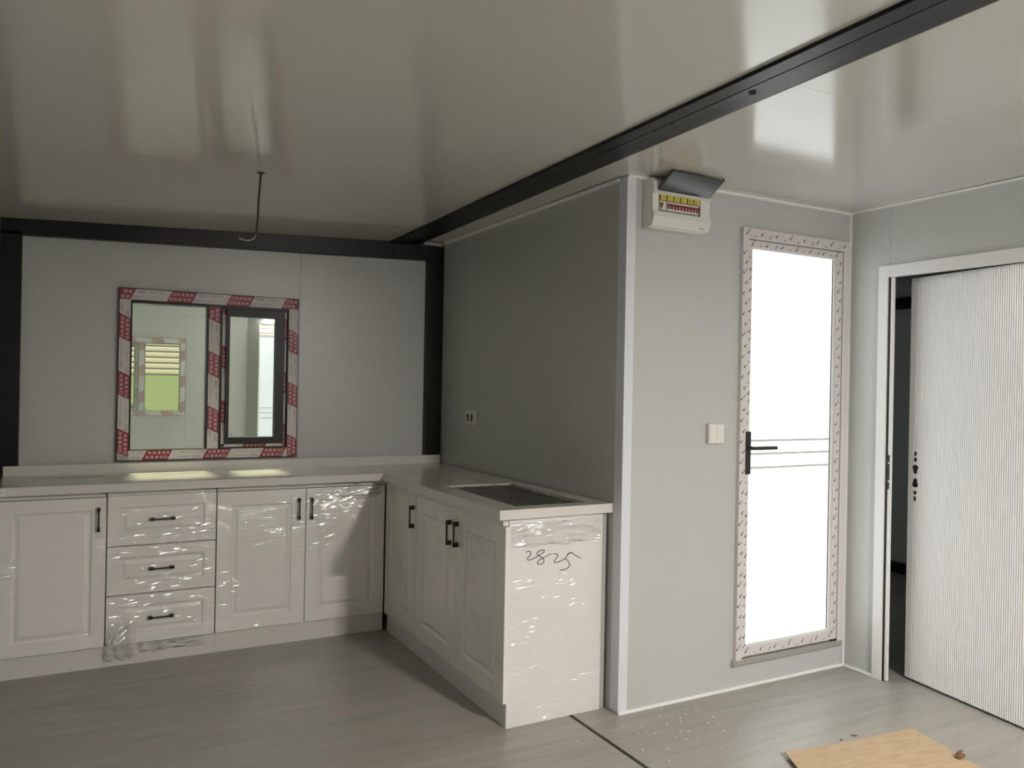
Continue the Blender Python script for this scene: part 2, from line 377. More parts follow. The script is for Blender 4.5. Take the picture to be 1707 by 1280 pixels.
MB().cells((XR, 0, 0), -Y, Z, -X, [-YP, 2.112, 2.1605], [0, 1.93, 2.30], {(1, 0)}, .05).build('panel', M['wall'], wr)
MB().cells((XR, 0, 0), -Y, Z, -X, [2.1615, 2.995, 3.14], [0, RZ+.025, 2.30], {(0, 0)}, .05).build('panel', M['wall'], wr)
MB().cells((XR, 0, 0), -Y, Z, -X, [3.141, 5.5], [0, 2.30], set(), .05).build('panel', M['wall'], wr)
struct('wall_outer', MB().cells((XO, 0, 0), -Y, Z, -X, [0, 5.5], [0, 2.2], set(), .06), M['wall'], 'dim outer wall glimpsed past the ajar fluted door', 'wall')
# black frame: beams and posts
def skew(x0, x1, y): return x0+(x1-x0)*(y/YF)
bm_ = thing('ceiling_beam', (-.3, YF/2, 2.2), 'long black steel beam crossing the ceiling diagonally', 'beam', kind='structure')
def strip(a0, a5, b0, b5, za, zb, top, name):
    m = MB(); y0, y1 = -.045, YF
    xy = [(skew(a0, a5, y1), y1), (skew(b0, b5, y1), y1), (skew(b0, b5, y0), y0), (skew(a0, a5, y0), y0)]
    m.hexa(xy, [za-.004*y1, zb-.004*y1, zb-.004*y0, za-.004*y0], [top]*4)
    return m.build(name, M['black'], bm_, bevel=.0015)
strip(-.361, -.4454, -.298, -.385, 2.200, 2.203, 2.30, 'beam_web')
strip(-.292, -.377, -.172, -.311, 2.205, 2.212, 2.30, 'beam_flange')
strip(-.169, -.308, -.1348, -.2316, 2.222, 2.230, 2.30, 'beam_lip')
strip(-.300, -.387, -.290, -.375, 2.217, 2.217, 2.30, 'beam_groove')
bh = MB()
for x, y, ru in ((-.302, -2.931, .011), (-.322, -2.60, .004), (-.326, -2.52, .004)):
    bh.disc((x, y, 2.2055-.004*y), X, -Y, -Z, ru, ru*1.1, .0015, 12)
bh.build('bolt_hole', M['dark'], bm_)
bk = thing('back_wall_beam', (-1.2, 0, 2.1), 'black steel beam along the top of the window wall', 'beam', kind='structure')
MB().hexa([(XL, -.05), (-.34, -.05), (-.34, .0), (XL, .0)], [2.051, 2.113, 2.113, 2.051], [2.128, 2.2155, 2.2155, 2.128]).build('beam_body', M['black'], bk, bevel=.002)
MB().hexa([(-.34, -.05), (-.012, -.05), (-.012, .0), (-.34, .0)], [2.113, 2.124, 2.124, 2.113], [2.2135]*4).build('beam_end', M['black'], bk, bevel=.002)
MB().box(-.14, -.015, -.048, 0, 2.2138, 2.2345).build('filler', M['grey'], bk)
struct('corner_post', MB().box(XL, -2.248, -.05, 0, 0, 2.07), M['black'], 'black steel post left of the taped window', 'post', bevel=.002)
struct('corner_post', MB().box(-.108, -.013, -.05, 0, 0, 2.13), M['black'], 'black steel post right of the window beside the dark partition', 'post', bevel=.002)
struct('end_beam', MB().hexa([(XL, YF), (-.012, YF), (-.012, YF+.05), (XL, YF+.05)], [2.05, 2.124, 2.124, 2.05], [2.15, 2.24, 2.24, 2.15]), M['wall'], 'pale beam along the top of the end wall, seen mirrored', 'beam')
struct('corner_post', MB().box(-.205, -.075, YF+.055, YF+.105, 0, 2.2), M['black'], 'black steel post beside the entrance, seen mirrored in the sash', 'post', bevel=.002)
struct('outer_beam', MB().box(XO-.05, XO, YF, 0, 1.99, 2.075), M['black'], 'black beam seen through the gap of the fluted door', 'beam')
struct('outer_sill_beam', MB().box(XO-.05, XO, YF, 0, 0, .075), M['black'], 'low black rail seen through the gap of the fluted door', 'beam')
# trims
struct('trim_1', MB().box(-.004, .042, YP-.006, YP+.052, .012, 2.24), M['bluew'], 'white corner profile where partition meets the door wall', 'trim', bevel=.002)
struct('trim_2', MB().box(-.012, 0, YP+.055, -.05, 2.228, 2.2415), M['bead'], 'thin white bead along the top of the dark partition', 'trim')
struct('trim_3', MB().box(0, XR, YP-.012, YP, 2.236, 2.2478), M['bead'], 'thin white ceiling bead above the frosted door', 'trim')
struct('trim_4', MB().box(XR-.012, XR, -5.4, YP, 2.2395, 2.2478), M['bead'], 'thin white ceiling bead above the fluted door', 'trim')
struct('baseboard_back', MB().box(-.004, XR, YP-.013, YP, 0, .013), M['bead'], 'white sealant line at the foot of the frosted door wall', 'baseboard', bevel=.003)
struct('baseboard_right', MB().box(XR-.013, XR, -2.107, YP-.01, 0, .013), M['bead'], 'short white sealant line at the foot of the fluted door wall', 'baseboard', bevel=.003)
struct('trim_5', MB().box(XR-.016, XR, YP-.012, YP, .01, 2.236), M['white'], 'white vertical bead in the corner right of the frosted door', 'trim')

# ================================================================== WINDOW
TAPE = '志豪铝材'
def clip_u(poly, L):
    for lim, sgn in ((0., 1), (L, -1)):
        out = []
        for i in range(len(poly)):
            a, b = poly[i-1], poly[i]; ia = (a[0]-lim)*sgn >= 0; ib = (b[0]-lim)*sgn >= 0
            if ia != ib:
                t = (lim-a[0])/(b[0]-a[0]); out.append((lim, a[1]+t*(b[1]-a[1])))
            if ib: out.append(b)
        poly = out
        if not poly: return []
    return poly
def tape(mbs, O, U, V, N, L, W, phase, rows=2):
    """printed protective tape: slanted red and white blocks, white lettering on red, small dark print on white"""
    base, red, ink, gl = mbs; O = Vector(O)
    base.fbox(O, U, V, N, 0, L, 0, W, 0, .0008)
    per, rl, sl = .299, .124, W*.5
    k = -2
    while k*per+phase < L+per:
        u = k*per+phase; k += 1
        p = clip_u([(u, 0), (u+rl, 0), (u+rl+sl, W), (u+sl, W)], L)
        if len(p) >= 3: red.quad(*[O+U*a+V*b+N*.0012 for a, b in p])
        h = W*.31 if rows == 2 else W*.62
        for rI in range(rows):
            v = (W*(.575 if rI == 0 else .11)) if rows == 2 else W*.19
            uu_ = u+.024+sl*(v+h/2)/W*1.0
            for q, ch_ in enumerate(TAPE):
                cu = uu_+.004+q*.0225
                if cu > .001 and cu+h < L-.001: put_text(gl, ch_, O, U, V, N, cu, v, h, .0016)
            # round emblem before the words
            if uu_-.011 > .002 and uu_ < L and rows == 2:
                cc = O+U*(uu_-.008)+V*(v+h/2)+N*.0016; i = len(gl.v); n_ = 10
                for q in range(n_):
                    t = 2*math.pi*q/n_
                    for rad in (h*.5, h*.36): gl.v.append(cc+U*math.cos(t)*rad+V*math.sin(t)*rad)
                for q in range(n_): gl.f.append((i+2*q, i+2*((q+1) % n_), i+2*((q+1) % n_)+1, i+2*q+1)); gl.m.append(0)
        # fine print on the white block: short rows, then long thin lines
        wu = u+rl
        for vv, a, b, th in ((.86, .016, .056, .05), (.70, .016, .058, .06), (.34, .004, .042, .05), (.18, .004, .042, .05), (.78, .072, .135, .03), (.28, .052, .068, .04), (.26, .078, .130, .03)):
            if rows == 1:
                if vv != .34: continue
                vv, th = .5, .22
            off = sl*vv*.9
            s0, s1 = wu+a+off, wu+b+off; n_ = max(1, int((b-a)/.006)) if th >= .04 else 1
            for q in range(n_):
                c0 = s0+(s1-s0)*q/n_; c1 = s0+(s1-s0)*(q+.72)/n_ if n_ > 1 else s1
                if c0 > .001 and c1 < L-.001: ink.fbox(O, U, V, N, c0, c1, W*(vv-th*.5), W*(vv+th*.5), .0008, .0013)
def make_window(loc, label):
    root = thing('window_1', loc, label, 'window', kind='structure')
    c = Vector(loc); L = lambda x: x
    x0, x1, z0, z1 = WX0, WX1, WZ0, WZ1
    f = MB()
    f.cells((0, -.028, 0), X, Z, -Y, [x0, -1.753, -1.386, -1.309, -.953, x1], [z0, .986, 1.757, z1], {(1, 1), (3, 1)}, .085)
    f.build('frame', M['frame'], root, bevel=.001)
    mbs = (MB(), MB(), MB(), MB())
    yf = -.0281
    tape(mbs, (x0+.004, yf, 1.771), X, Z, -Y, x1-x0-.008, .056, -.075)                 # top
    tape(mbs, (x1-.004, yf, .983), -X, -Z, -Y, x1-x0-.008, .050, .055)                 # bottom, upside down
    tape(mbs, (-1.762, yf, z0+.004), Z, -X, -Y, z1-z0-.008, .052, .018)                # left upright reads upwards
    tape(mbs, (-.947, yf, 1.827), -Z, X, -Y, z1-z0-.008, .051, .17)                     # right upright reads downwards
    tape(mbs, (-1.376, yf, 1.758), -Z, X, -Y, .772, .056, -.06)                         # mullion
    for pt in ('base', ): pass
    # narrow tape inside the opening sash rebate
    tape(mbs, (-1.3035, yf+.012, 1.75), -Z, X, -Y, .755, .018, -.1, 1)
    tape(mbs, (-.9735, yf+.012, 1.75), -Z, X, -Y, .755, .015, .03, 1)
    tape(mbs, (-.958, yf+.012, 1.007), -X, -Z, -Y, .345, .016, .1, 1)
    reb = MB()
    reb.fbox((0, 0, 0), X, Z, -Y, -1.3085, -1.283, .987, 1.757, -.01, .0155); reb.fbox((0, 0, 0), X, Z, -Y, -.976, -.9535, .987, 1.757, -.01, .0155)
    reb.fbox((0, 0, 0), X, Z, -Y, -1.283, -.976, .987, 1.010, -.01, .0155); reb.fbox((0, 0, 0), X, Z, -Y, -1.283, -.976, 1.750, 1.757, -.01, .0155)
    reb.build('sash_rebate', M['frame'], root)
    tb = mbs[0].build('protective_tape', M['tapew'], root); tb['label'] = 'red and white printed tape stuck on the black frame'
    mbs[1].build('red_stripe', M['red'], tb, local=True).parent = tb
    mbs[2].build('fine_print', M['ink'], tb, local=True); mbs[3].build('lettering', M['glyph'], tb, local=True)
    for ch in tb.children:
        for v in ch.data.vertices: v.co = v.co-c
    for ch, kd in ((tb.children[0], 'stuff'), (tb.children[1], 'stuff'), (tb.children[2], 'stuff')): ch['kind'] = kd
    s_ = MB(); s_.cells((0, -.040, 0), X, Z, -Y, [-1.286, -1.268, -1.020, -.972], [1.010, 1.045, 1.711, 1.752], {(1, 1)}, .05)
    sash = s_.build('sash', M['frame'], root, bevel=.002)
    MB().cells((0, -.004, 0), X, Z, -Y, [-1.757, -1.382], [.982, 1.761], set(), .006).build('pane', [M['mirror'], M['backface']], root)
    MB().cells((0, -.012, 0), X, Z, -Y, [-1.272, -1.016], [1.041, 1.715], set(), .006).build('pane', [M['mirror'], M['backface']], root)
    st = MB().fbox((0, 0, 0), X, Z, -Y, -1.412, -1.392, .990, 1.012, .0045, .005); st.build('sticker', M['paper'], root)
    st = MB().fbox((0, 0, 0), X, Z, -Y, -1.262, -1.244, 1.050, 1.068, .0125, .013); st.build('sticker', M['paper'], root)
    for ch in root.children:
        if ch.name.startswith('pane'):
            for p in ch.data.polygons: p.material_index = 0 if p.normal.y < -.9 else 1
    return root
win = make_window(((WX0+WX1)/2, 0, WZ0), 'black framed window edged with red and white tape over the worktop')
opp = copy_tree(win); opp.name = 'window_2'
opp.location = ((WX0+WX1)/2, YF, WZ0); opp.rotation_euler = (0, 0, math.pi)
opp['label'] = 'taped window in the end wall, seen only as a reflection'
for ch in opp.children:
    if ch.name.startswith('pane'):
        ch.data = ch.data.copy(); ch.data.materials[0] = M['clear']; ch.data.materials[1] = M['backface']

far = copy_tree(opp); far.name = 'added_window'; far.location = (2.5, YF, WZ0)  # added out of view so the far room is not black
far['label'] = 'unseen window added to light the room behind the fluted door'

# ================================================================== GLAZED DOORS
def make_glazed_door(loc, label, pane_mat, name):
    """local origin at lower left of the frame, facing -Y; .707 x 1.962"""
    root = thing(name, loc, label, 'door', kind='structure'); W_, H_ = .707, 1.962
    def B(name, m, *bx, parent=root, bevel=.0015):
        mb = MB()
        for b in bx: mb.box(*b)
        return mb.build(name, M[m] if isinstance(m, str) else m, parent, bevel=bevel, local=True)
    B('frame', 'dframe', (0, .036, -.022, .05, 0, H_), (W_-.040, W_, -.022, .05, 0, H_), (.036, W_-.040, -.022, .05, H_-.050, H_))
    B('gasket', 'gasket', (W_-.0445, W_-.040, -.014, .04, .01, H_-.05), (.036, W_-.04, -.012, .04, H_-.053, H_-.050), (W_-.075, W_-.035, -.020, .03, .003, .012), bevel=0)
    leaf = B('leaf', 'dframe', (.0365, .060, -.019, .02, .012, H_-.053), (W_-.084, W_-.0445, -.019, .02, .012, H_-.053), (.060, W_-.084, -.019, .02, .012, .058), (.060, W_-.084, -.019, .02, H_-.086, H_-.053))
    B('glazing_bead', 'white', (.060, .0665, -.012, .005, .058, H_-.086), (W_-.100, W_-.084, -.012, .005, .058, H_-.086), (.0665, W_-.100, -.012, .005, .058, .066), (.0665, W_-.100, -.012, .005, H_-.092, H_-.086), parent=leaf)
    B('glazing_gap', 'gasket', (W_-.1025, W_-.100, -.0075, .004, .066, H_-.092), parent=leaf, bevel=0)
    pane = B('pane', pane_mat, (.0665, W_-.1025, -.004, .004, .066, H_-.092), bevel=0)
    for z in (.993, .932, .868): B('glass_line', 'line', (.0665, W_-.1025, -.006, -.004, z-.005, z+.005), parent=pane, bevel=0)
    hd = B('handle_plate', 'hblack', (.035, .061, -.030, -.019, .843, 1.037))
    lv = MB(); lv.box(.040, .056, -.062, -.030, .955, .971); lv.box(.044, .190, -.068, -.056, .955, .971)
    lv.build('lever', M['hblack'], hd, local=True, bevel=.002)
    # small diagonal marks printed on the tape that still covers the frame
    mk = MB(); rnd = random.Random(3)
    def marks(O, U, V, L, Wd, slope):
        O = Vector(O); u = .02; i = 0
        while u < L-.02:
            n_ = (3, 2, 2)[i % 3]; v0 = Wd*(.25 if i % 2 else .62)
            for q in range(n_):
                a = u+q*.0075; b = v0+(q-1)*.0085*slope
                if .004 < b < Wd-.004:
                    e = .0050+.0020*(q == 0)
                    mk.quad(*[O+U*(a+du)+V*(b+dv)+Vector((0, -.0006, 0)) for du, dv in ((-e, -e*.6), (e*.2, -e*.6), (e, e*.6), (-e*.2, e*.6))][::1])
            u += .043+rnd.random()*.007; i += 1
    marks((0, -.0222, H_-.050), X, Z, W_, .05, 1); marks((.036, -.0192, H_-.086), X, Z, W_-.08, .033, 1)
    marks((.036, -.0222, .03), Z, -X, H_-.08, .036, -1); marks((.060, -.0192, .03), Z, -X, H_-.12, .024, -1)
    marks((W_-.0445, -.0192, .03), Z, -X, H_-.12, .040, -1); marks((.040, -.0192, .012), X, Z, W_-.10, .046, 1)
    t = mk.build('tape_marks', M['dmark'], root, local=True); t['kind'] = 'stuff'
    return root
bd = make_glazed_door((DX0, YP, DZ0), 'glowing frosted white glass door with black lever and three lines', M['bath'], 'door_1')
mb = MB().box(DX0-.012, 1.336, YP-.020, YP, .108, .137)
mb.build('threshold', M['alu'], bd, bevel=.002)
ed = make_glazed_door((EX1-.004, YF, .03), 'frosted entrance door in the end wall, seen only as a reflection', M['entry'], 'door_2')
ed.rotation_euler = (0, 0, math.pi)

# fluted interior door, ajar into the far room, with its casing
d3 = thing('door_3', (XR, -2.6, 0), 'white vertically fluted door standing ajar at the right edge', 'door', kind='structure')
cs = MB(); cs.box(XR-.014, XR+.003, -2.107, RY0, 0, 1.961); cs.build('casing', M['white'], d3, bevel=.002)
cs = MB(); cs.box(XR-.014, XR+.02, RY0, RY1-.02, RZ, 1.961); cs.build('casing', M['white'], d3, bevel=.002)
cs = MB(); cs.box(XR-.014, XR+.02, RY1-.02, RY1-.075, 0, 1.961); cs.build('casing', M['white'], d3, bevel=.002)
MB().box(XR-.006, XR+.012, RY0-.008, RY0+.02, 0, RZ).build('gasket', M['gasket'], d3)
jb = MB().box(XR-.002, XR+.014, RY0-.022, RY0-.0085, .004, RZ); jb.box(XR+.004, XR+.03, RY0-.022, RY1, RZ+.002, RZ+.016); jb = jb.build('jamb', M['white'], d3, bevel=.001)
for z0, z1 in ((1.033, 1.066), (.948, 1.024), (.905, .938)):
    MB().box(XR-.006, XR-.001, RY0-.018, RY0-.007, z0, z1).build('strike_slot', M['gasket'], jb)
hinge = Vector((1.372, -2.965, .012)); free = Vector((1.489, -2.187, .012))
U_ = (hinge-free).normalized(); N_ = Vector((U_.y, -U_.x, 0)); Lw = (hinge-free).length
if N_.x > 0: N_ = -N_
def fluted():
    m = MB(); H_ = 1.893; us = [0, .001, .030]; hs = [-.001, 0, 0]; p = .0105; u = .030
    while u+p < Lw-.03:
        for q, h in ((.06, -.0032), (.25, -.0006), (.5, .0004), (.75, -.0006), (.94, -.0032)): us.append(u+q*p); hs.append(h)
        u += p
    us += [Lw-.03, Lw]; hs += [0, 0]
    for a, b, ha, hb in zip(us, us[1:], hs, hs[1:]):
        m.quad(free+U_*a+N_*ha, free+U_*b+N_*hb, free+U_*b+N_*hb+Z*H_, free+U_*a+N_*ha+Z*H_)
    m.fbox(free, U_, Z, N_, 0, Lw, 0, H_, -.042, -.0045); return m
lf = fluted().build('leaf', M['flute'], d3)
hl = []
def hole(parts):
    m = MB()
    for du, z, ru, rv in parts: m.disc(free+U_*du+Z*(z-.008)+N_*.0002, U_, Z, N_, ru, rv, .0012, 16)
    return m.build('lock_hole', M['dark'], lf)
c0 = .043
hole([(c0, 1.071, .0055, .012)]); hole([(c0, 1.043, .0075, .0095)]); hole([(c0, 1.005, .016, .013), (c0, .987, .0095, .012)])
hole([(c0, .941, .0105, .014), (c0, .925, .016, .013)]); hole([(c0, .887, .0075, .0095)]); hole([(c0, .859, .0055, .012)])

# ================================================================== KITCHEN CABINETS
PROF = lambda a: [(0, -.018), (0, -.0015), (.0015, 0), (a, 0), (a+.004, -.0035), (a+.010, -.0065), (a+.016, -.0065), (a+.030, -.0015), (a+.032, -.0008)]
def front(name, root, O, U, N, w_, h_, a, mt):
    m = MB().loops(O, U, Z, N, w_, h_, PROF(a)); return m.build(name, M[mt], root)
def handle(door, O, U, V, N):
    """slim bow pull, thick feet, along V"""
    m = MB()
    m.fbox(O, U, V, N, -.006, .006, 0, .020, 0, .026); m.fbox(O, U, V, N, -.006, .006, .092, .112, 0, .026)
    m.fbox(O, U, V, N, -.0038, .0038, .004, .108, .0185, .026)
    return m.build('handle', M['hblack'], door, bevel=.0015)
YD, YC = -.448, -.430          # back run: door face, carcass front
def back_unit(x0, x1, label):
    root = thing('base_cabinet', ((x0+x1)/2, -.22, 0), label, 'cabinet', 'kitchen base cabinets')
    MB().box(x0+.002, x1-.002, YC+.001, -.02, .10, .832).build('carcass', M['carc'], root)
    MB().box(x0, x1, -.425, -.41, 0, .099).build('plinth', M['plinth'], root)
    MB().box(x0, x1-.006, -.450, -.431, .8065, .8335).build('top_rail', M['carc'], root)
    return root
NB = -Y
u1 = back_unit(-2.305, -1.866, 'white single door base cabinet at the left end of the worktop')
d = front('door', u1, (-2.303, YD, .102), X, NB, .4345, .700, .058, 'cab'); handle(d, (-1.901, YD, .645), X, Z, NB)
u2 = back_unit(-1.8655, -1.379, 'white base cabinet with three film wrapped drawers')
DR = []
for z0, z1 in ((.102, .3325), (.3375, .5645), (.5695, .805)):
    dr = front('drawer', u2, (-1.864, YD, z0), X, NB, .482, z1-z0, .052, 'cab'); handle(dr, (-1.683, YD, (z0+z1)/2+.002), Z, X, NB); DR.append(dr)
u3 = back_unit(-1.3785, -.500, 'white double door base cabinet in the kitchen corner under the window')
D3A = d = front('door', u3, (-1.377, YD, .102), X, NB, .4385, .700, .070, 'cab'); handle(d, (-.975, YD, .643), X, Z, NB)
D3B = d = front('door', u3, (-.935, YD, .102), X, NB, .430, .700, .062, 'cab'); handle(d, (-.909, YD, .641), X, Z, NB)
# right run, fronts facing -X
XD, XC = -.502, -.484
def side_unit(y0, y1, label, closed):
    root = thing('base_cabinet', (-.24, (y0+y1)/2, 0), label, 'cabinet', 'kitchen base cabinets')
    m = MB()
    if closed: m.box(XC+.001, -.012, y1+.001, y0, .10, .832)
    else:
        m.box(XC+.001, -.012, y1+.019, y0, .10, .118); m.box(XC+.001, -.012, y0-.018, y0, .118, .832); m.box(-.03, -.012, y1+.019, y0-.018, .118, .832)
        m.box(XC+.001, XC+.02, y1+.019, y0-.018, .78, .832)
    m.build('carcass', M['carc'], root)
    MB().box(-.482, -.467, y1+(.0 if closed else .019), y0, 0, .099).build('plinth', M['plinth'], root)
    MB().box(-.510, -.486, y1+(.0 if closed else .003), y0-(.012 if closed else 0), .8055, .8335).build('top_rail', M['carc'], root)
    return root
u4 = side_unit(-.452, -.911, 'white corner base cabinet at the start of the sink run', True)
S1 = d = front('door', u4, (XD, -.459, .102), -Y, -X, .450, .700, .075, 'cab_side'); handle(d, (XD, -.872, .636), -Y, Z, -X)
u5 = side_unit(-.912, -1.848, 'white sink base cabinet with 2825 handwritten on its end panel', False)
S2 = d = front('door', u5, (XD, -.914, .102), -Y, -X, .474, .700, .075, 'cab_side'); handle(d, (XD, -1.330, .636), -Y, Z, -X)
S3 = d = front('door', u5, (XD, -1.393, .102), -Y, -X, .460, .700, .075, 'cab_side'); handle(d, (XD, -1.405, .640), -Y, Z, -X)
ep = MB().box(XC, -.036, -1.848, -1.830, 0, .832).build('end_panel', M['endp'], u5, bevel=.001)
MB().box(-.036, -.010, -1.840, -1.828, 0, .832).build('filler_strip', M['filler'], u5)
strokes = [[(-0.4057, 0.6945), (-0.3944, 0.6971), (-0.3843, 0.6927), (-0.3868, 0.6811), (-0.3993, 0.6683), (-0.3946, 0.662), (-0.3732, 0.6649), (-0.3391, 0.6798), (-0.3244, 0.6877), (-0.3218, 0.6967), (-0.3371, 0.6967), (-0.3522, 0.69), (-0.3538, 0.6802), (-0.3366, 0.67), (-0.3224, 0.6576), (-0.3253, 0.6439), (-0.3428, 0.6403), (-0.3522, 0.6483), (-0.3409, 0.6592), (-0.311, 0.6706), (-0.2878, 0.6786)],
           [(-0.2784, 0.677), (-0.2643, 0.6766), (-0.2571, 0.6712), (-0.2615, 0.6583), (-0.273, 0.646), (-0.2682, 0.6408), (-0.2493, 0.6431), (-0.2304, 0.6487), (-0.2139, 0.6561)],
           [(-0.195, 0.6728), (-0.2069, 0.6685), (-0.2162, 0.6543), (-0.2053, 0.64), (-0.1982, 0.6231), (-0.2128, 0.6102), (-0.2462, 0.6073)],
           [(-0.2107, 0.666), (-0.2022, 0.6734), (-0.1878, 0.6742), (-0.1731, 0.664), (-0.1435, 0.648)]]
def smooth_path(p, n=4):
    out = []
    for i in range(len(p)-1):
        a, b, c, e = p[max(i-1, 0)], p[i], p[i+1], p[min(i+2, len(p)-1)]
        for q in range(n):
            t = q/n
            out.append(tuple(.5*((2*b[k])+(-a[k]+c[k])*t+(2*a[k]-5*b[k]+4*c[k]-e[k])*t*t+(-a[k]+3*b[k]-3*c[k]+e[k])*t**3) for k in range(len(b))))
    out.append(p[-1]); return out
m = MB()
for s_ in strokes: m.tube([(x, -1.8488, z) for x, z in smooth_path(s_)], .0016, 6)
m.build('handwriting', M['marker'], ep)['label'] = 'number 2825 in thin black marker'
# loose bunched film standing off the fronts
def crumple(name, root, O, U, V, N, w_, h_, base, amp, seed, sx, sy, mt='film', label=None, nx=40, ny=24, edge=True):
    m = MB(); O = Vector(O); n0 = len(m.v)
    for j in range(ny+1):
        for i in range(nx+1):
            a, b = i/nx, j/ny
            e = min(1, 6*min(a, 1-a, b, 1-b)) if edge else 1
            ru = noise.noise(Vector((b*4, seed, 3)))*.012*(a < .01 or a > .99); rv = noise.noise(Vector((a*6, seed, 9)))*.02*(j in (0, ny))
            h = base+amp*e*(abs(noise.noise(Vector((a*sx, b*sy, seed))))+.5*abs(noise.noise(Vector((a*sx*2.3, b*sy*2.3, seed+5)))))
            m.v.append(O+U*(a*w_+ru)+V*(b*h_+rv)+N*h)
    for j in range(ny):
        for i in range(nx):
            k = n0+j*(nx+1)+i; m.f.append((k, k+1, k+nx+2, k+nx+1)); m.m.append(0)
    o = m.build(name, M[mt], root, smooth=True)
    if label: o['label'] = label
    return o
def creases(front_, O, U, N, spots, tilt, seed, W_, H_, wk=1., lk=1., mt='glint_crease', jit=4.):
    """narrow flat folds of the stretched film: slivers tilted between lamp and camera so they glint"""
    rn = random.Random(seed); m = MB(); O = Vector(O)
    for (cu, cv, su, sv, n_, rise) in spots:
        for _ in range(n_):
            u = cu+rn.gauss(0, su); v = cv+rn.gauss(0, sv); l_ = lk*rn.uniform(.014, .065)*(1.5 if rn.random() < .25 else 1); w_ = wk*rn.uniform(.0028, .0056)
            u = min(max(u, .004+l_*.55), W_-.004-l_*.55); v = min(max(v, .012), H_-.012)
            el = math.radians(tilt[0]+rn.gauss(0, jit)); az = math.radians(tilt[1]+rn.gauss(0, jit*1.25)); ri = rise+rn.gauss(0, .06)  # aimed between lamp and camera, glints put into the shape
            nn = (N*math.cos(el)*math.cos(az)+U*math.sin(az)+Z*math.sin(el)).normalized()
            a = (U+Z*ri); a = (a-nn*a.dot(nn)).normalized(); b = nn.cross(a)
            c = O+U*u+Z*min(max(v+(u-cu)*rise, .012), H_-.012)+N*.0035; k = len(m.v)
            # lens shaped sliver, slightly curved along its length
            for t, ww in ((-.5, .1), (-.25, .8), (0, 1), (.25, .8), (.5, .1)):
                bow = nn*(-.0016*(2*t)**2*l_/.05)
                m.v += [c+a*(t*l_)-b*(w_*ww/2)+bow, c+a*(t*l_)+b*(w_*ww/2)+bow]
            for q in range(4): m.f.append((k+2*q, k+2*q+2, k+2*q+3, k+2*q+1)); m.m.append(0)
    o = m.build('film_glint_creases', M[mt], front_, smooth=False); o['kind'] = 'stuff'; return o
creases(DR[2], (-1.864, YD, .5695), X, NB, [(.11, .11, .05, .05, 12, .03), (.25, .045, .11, .014, 22, .08), (.40, .08, .05, .03, 7, .15)], (12.4, 6.5), 1, .482, .2355)
creases(DR[1], (-1.864, YD, .3375), X, NB, [(.14, .20, .07, .012, 10, .05), (.27, .185, .06, .008, 6, .10), (.24, .05, .10, .018, 22, .12), (.40, .09, .05, .04, 8, .2), (.18, .12, .03, .01, 3, .1)], (15, 6.5), 2, .482, .227)
creases(DR[0], (-1.864, YD, .102), X, NB, [(.10, .17, .06, .03, 22, .02), (.27, .18, .09, .02, 10, .1), (.30, .10, .06, .02, 5, 0), (.07, .06, .03, .03, 9, .9)], (18, 6.5), 3, .482, .2305)
creases(D3A, (-1.377, YD, .102), X, NB, [(.06, .22, .03, .07, 12, .02), (.33, .64, .07, .03, 9, .1), (.25, .52, .12, .08, 8, .12), (.22, .01, .05, .01, 3, .1)], (13, 1), 4, .4385, .70)
creases(D3B, (-.935, YD, .102), X, NB, [(.20, .645, .09, .022, 60, .14), (.30, .672, .05, .010, 28, .08), (.12, .60, .08, .03, 22, .14), (.08, .50, .06, .05, 9, .2), (.06, .42, .05, .05, 6, .15)], (12.2, -4), 5, .43, .70)
creases(u1, (-2.303, YD, .102), X, NB, [(.03, .38, .03, .05, 8, .1)], (15, 12), 6, .43, .70)
creases(ep, (XC, -1.848, 0), X, NB, [(.12, .80, .09, .012, 26, .08), (.14, .765, .08, .02, 24, .2), (.30, .74, .09, .02, 14, -.2), (.07, .555, .05, .02, 16, .12), (.22, .55, .05, .02, 16, .05), (.09, .42, .05, .04, 9, .05), (.32, .47, .06, .02, 7, .1), (.25, .34, .10, .02, 7, .02), (.25, .16, .10, .012, 5, 0)], (19, -14), 7, .448, .826, .55, .8, jit=5.5)
creases(S3, (XD, -1.393, .102), -Y, -X, [(.03, .42, .02, .06, 7, -.5), (.30, .42, .08, .02, 5, -.3), (.06, .66, .03, .01, 3, -.3)], (30, 45), 19, .46, .70, .6, 1, 'glint_crease', 12)
crumple('loose_film', u2, (-1.868, YD-.004, .035), X, Z, NB, .135, .175, .003, .012, 2.2, 7, 9, label='crumpled clear film at the lowest drawer corner')
crumple('loose_film', u2, (-1.72, -.4265, .050), X, Z, NB, .30, .055, .003, .008, 7.7, 8, 3, label='strip of clear film hanging over the plinth')
crumple('loose_film', u3, (-.80, YD, .745), X, Z, NB, .27, .075, .002, .010, 4.4, 6, 14, label='bunched clear film gathered under the worktop corner')
crumple('loose_film', ep, (-.478, -1.8485, .715), X, Z, NB, .43, .098, .0005, .006, 9.1, 12, 9, label='crumpled clear film along the top of the end panel')

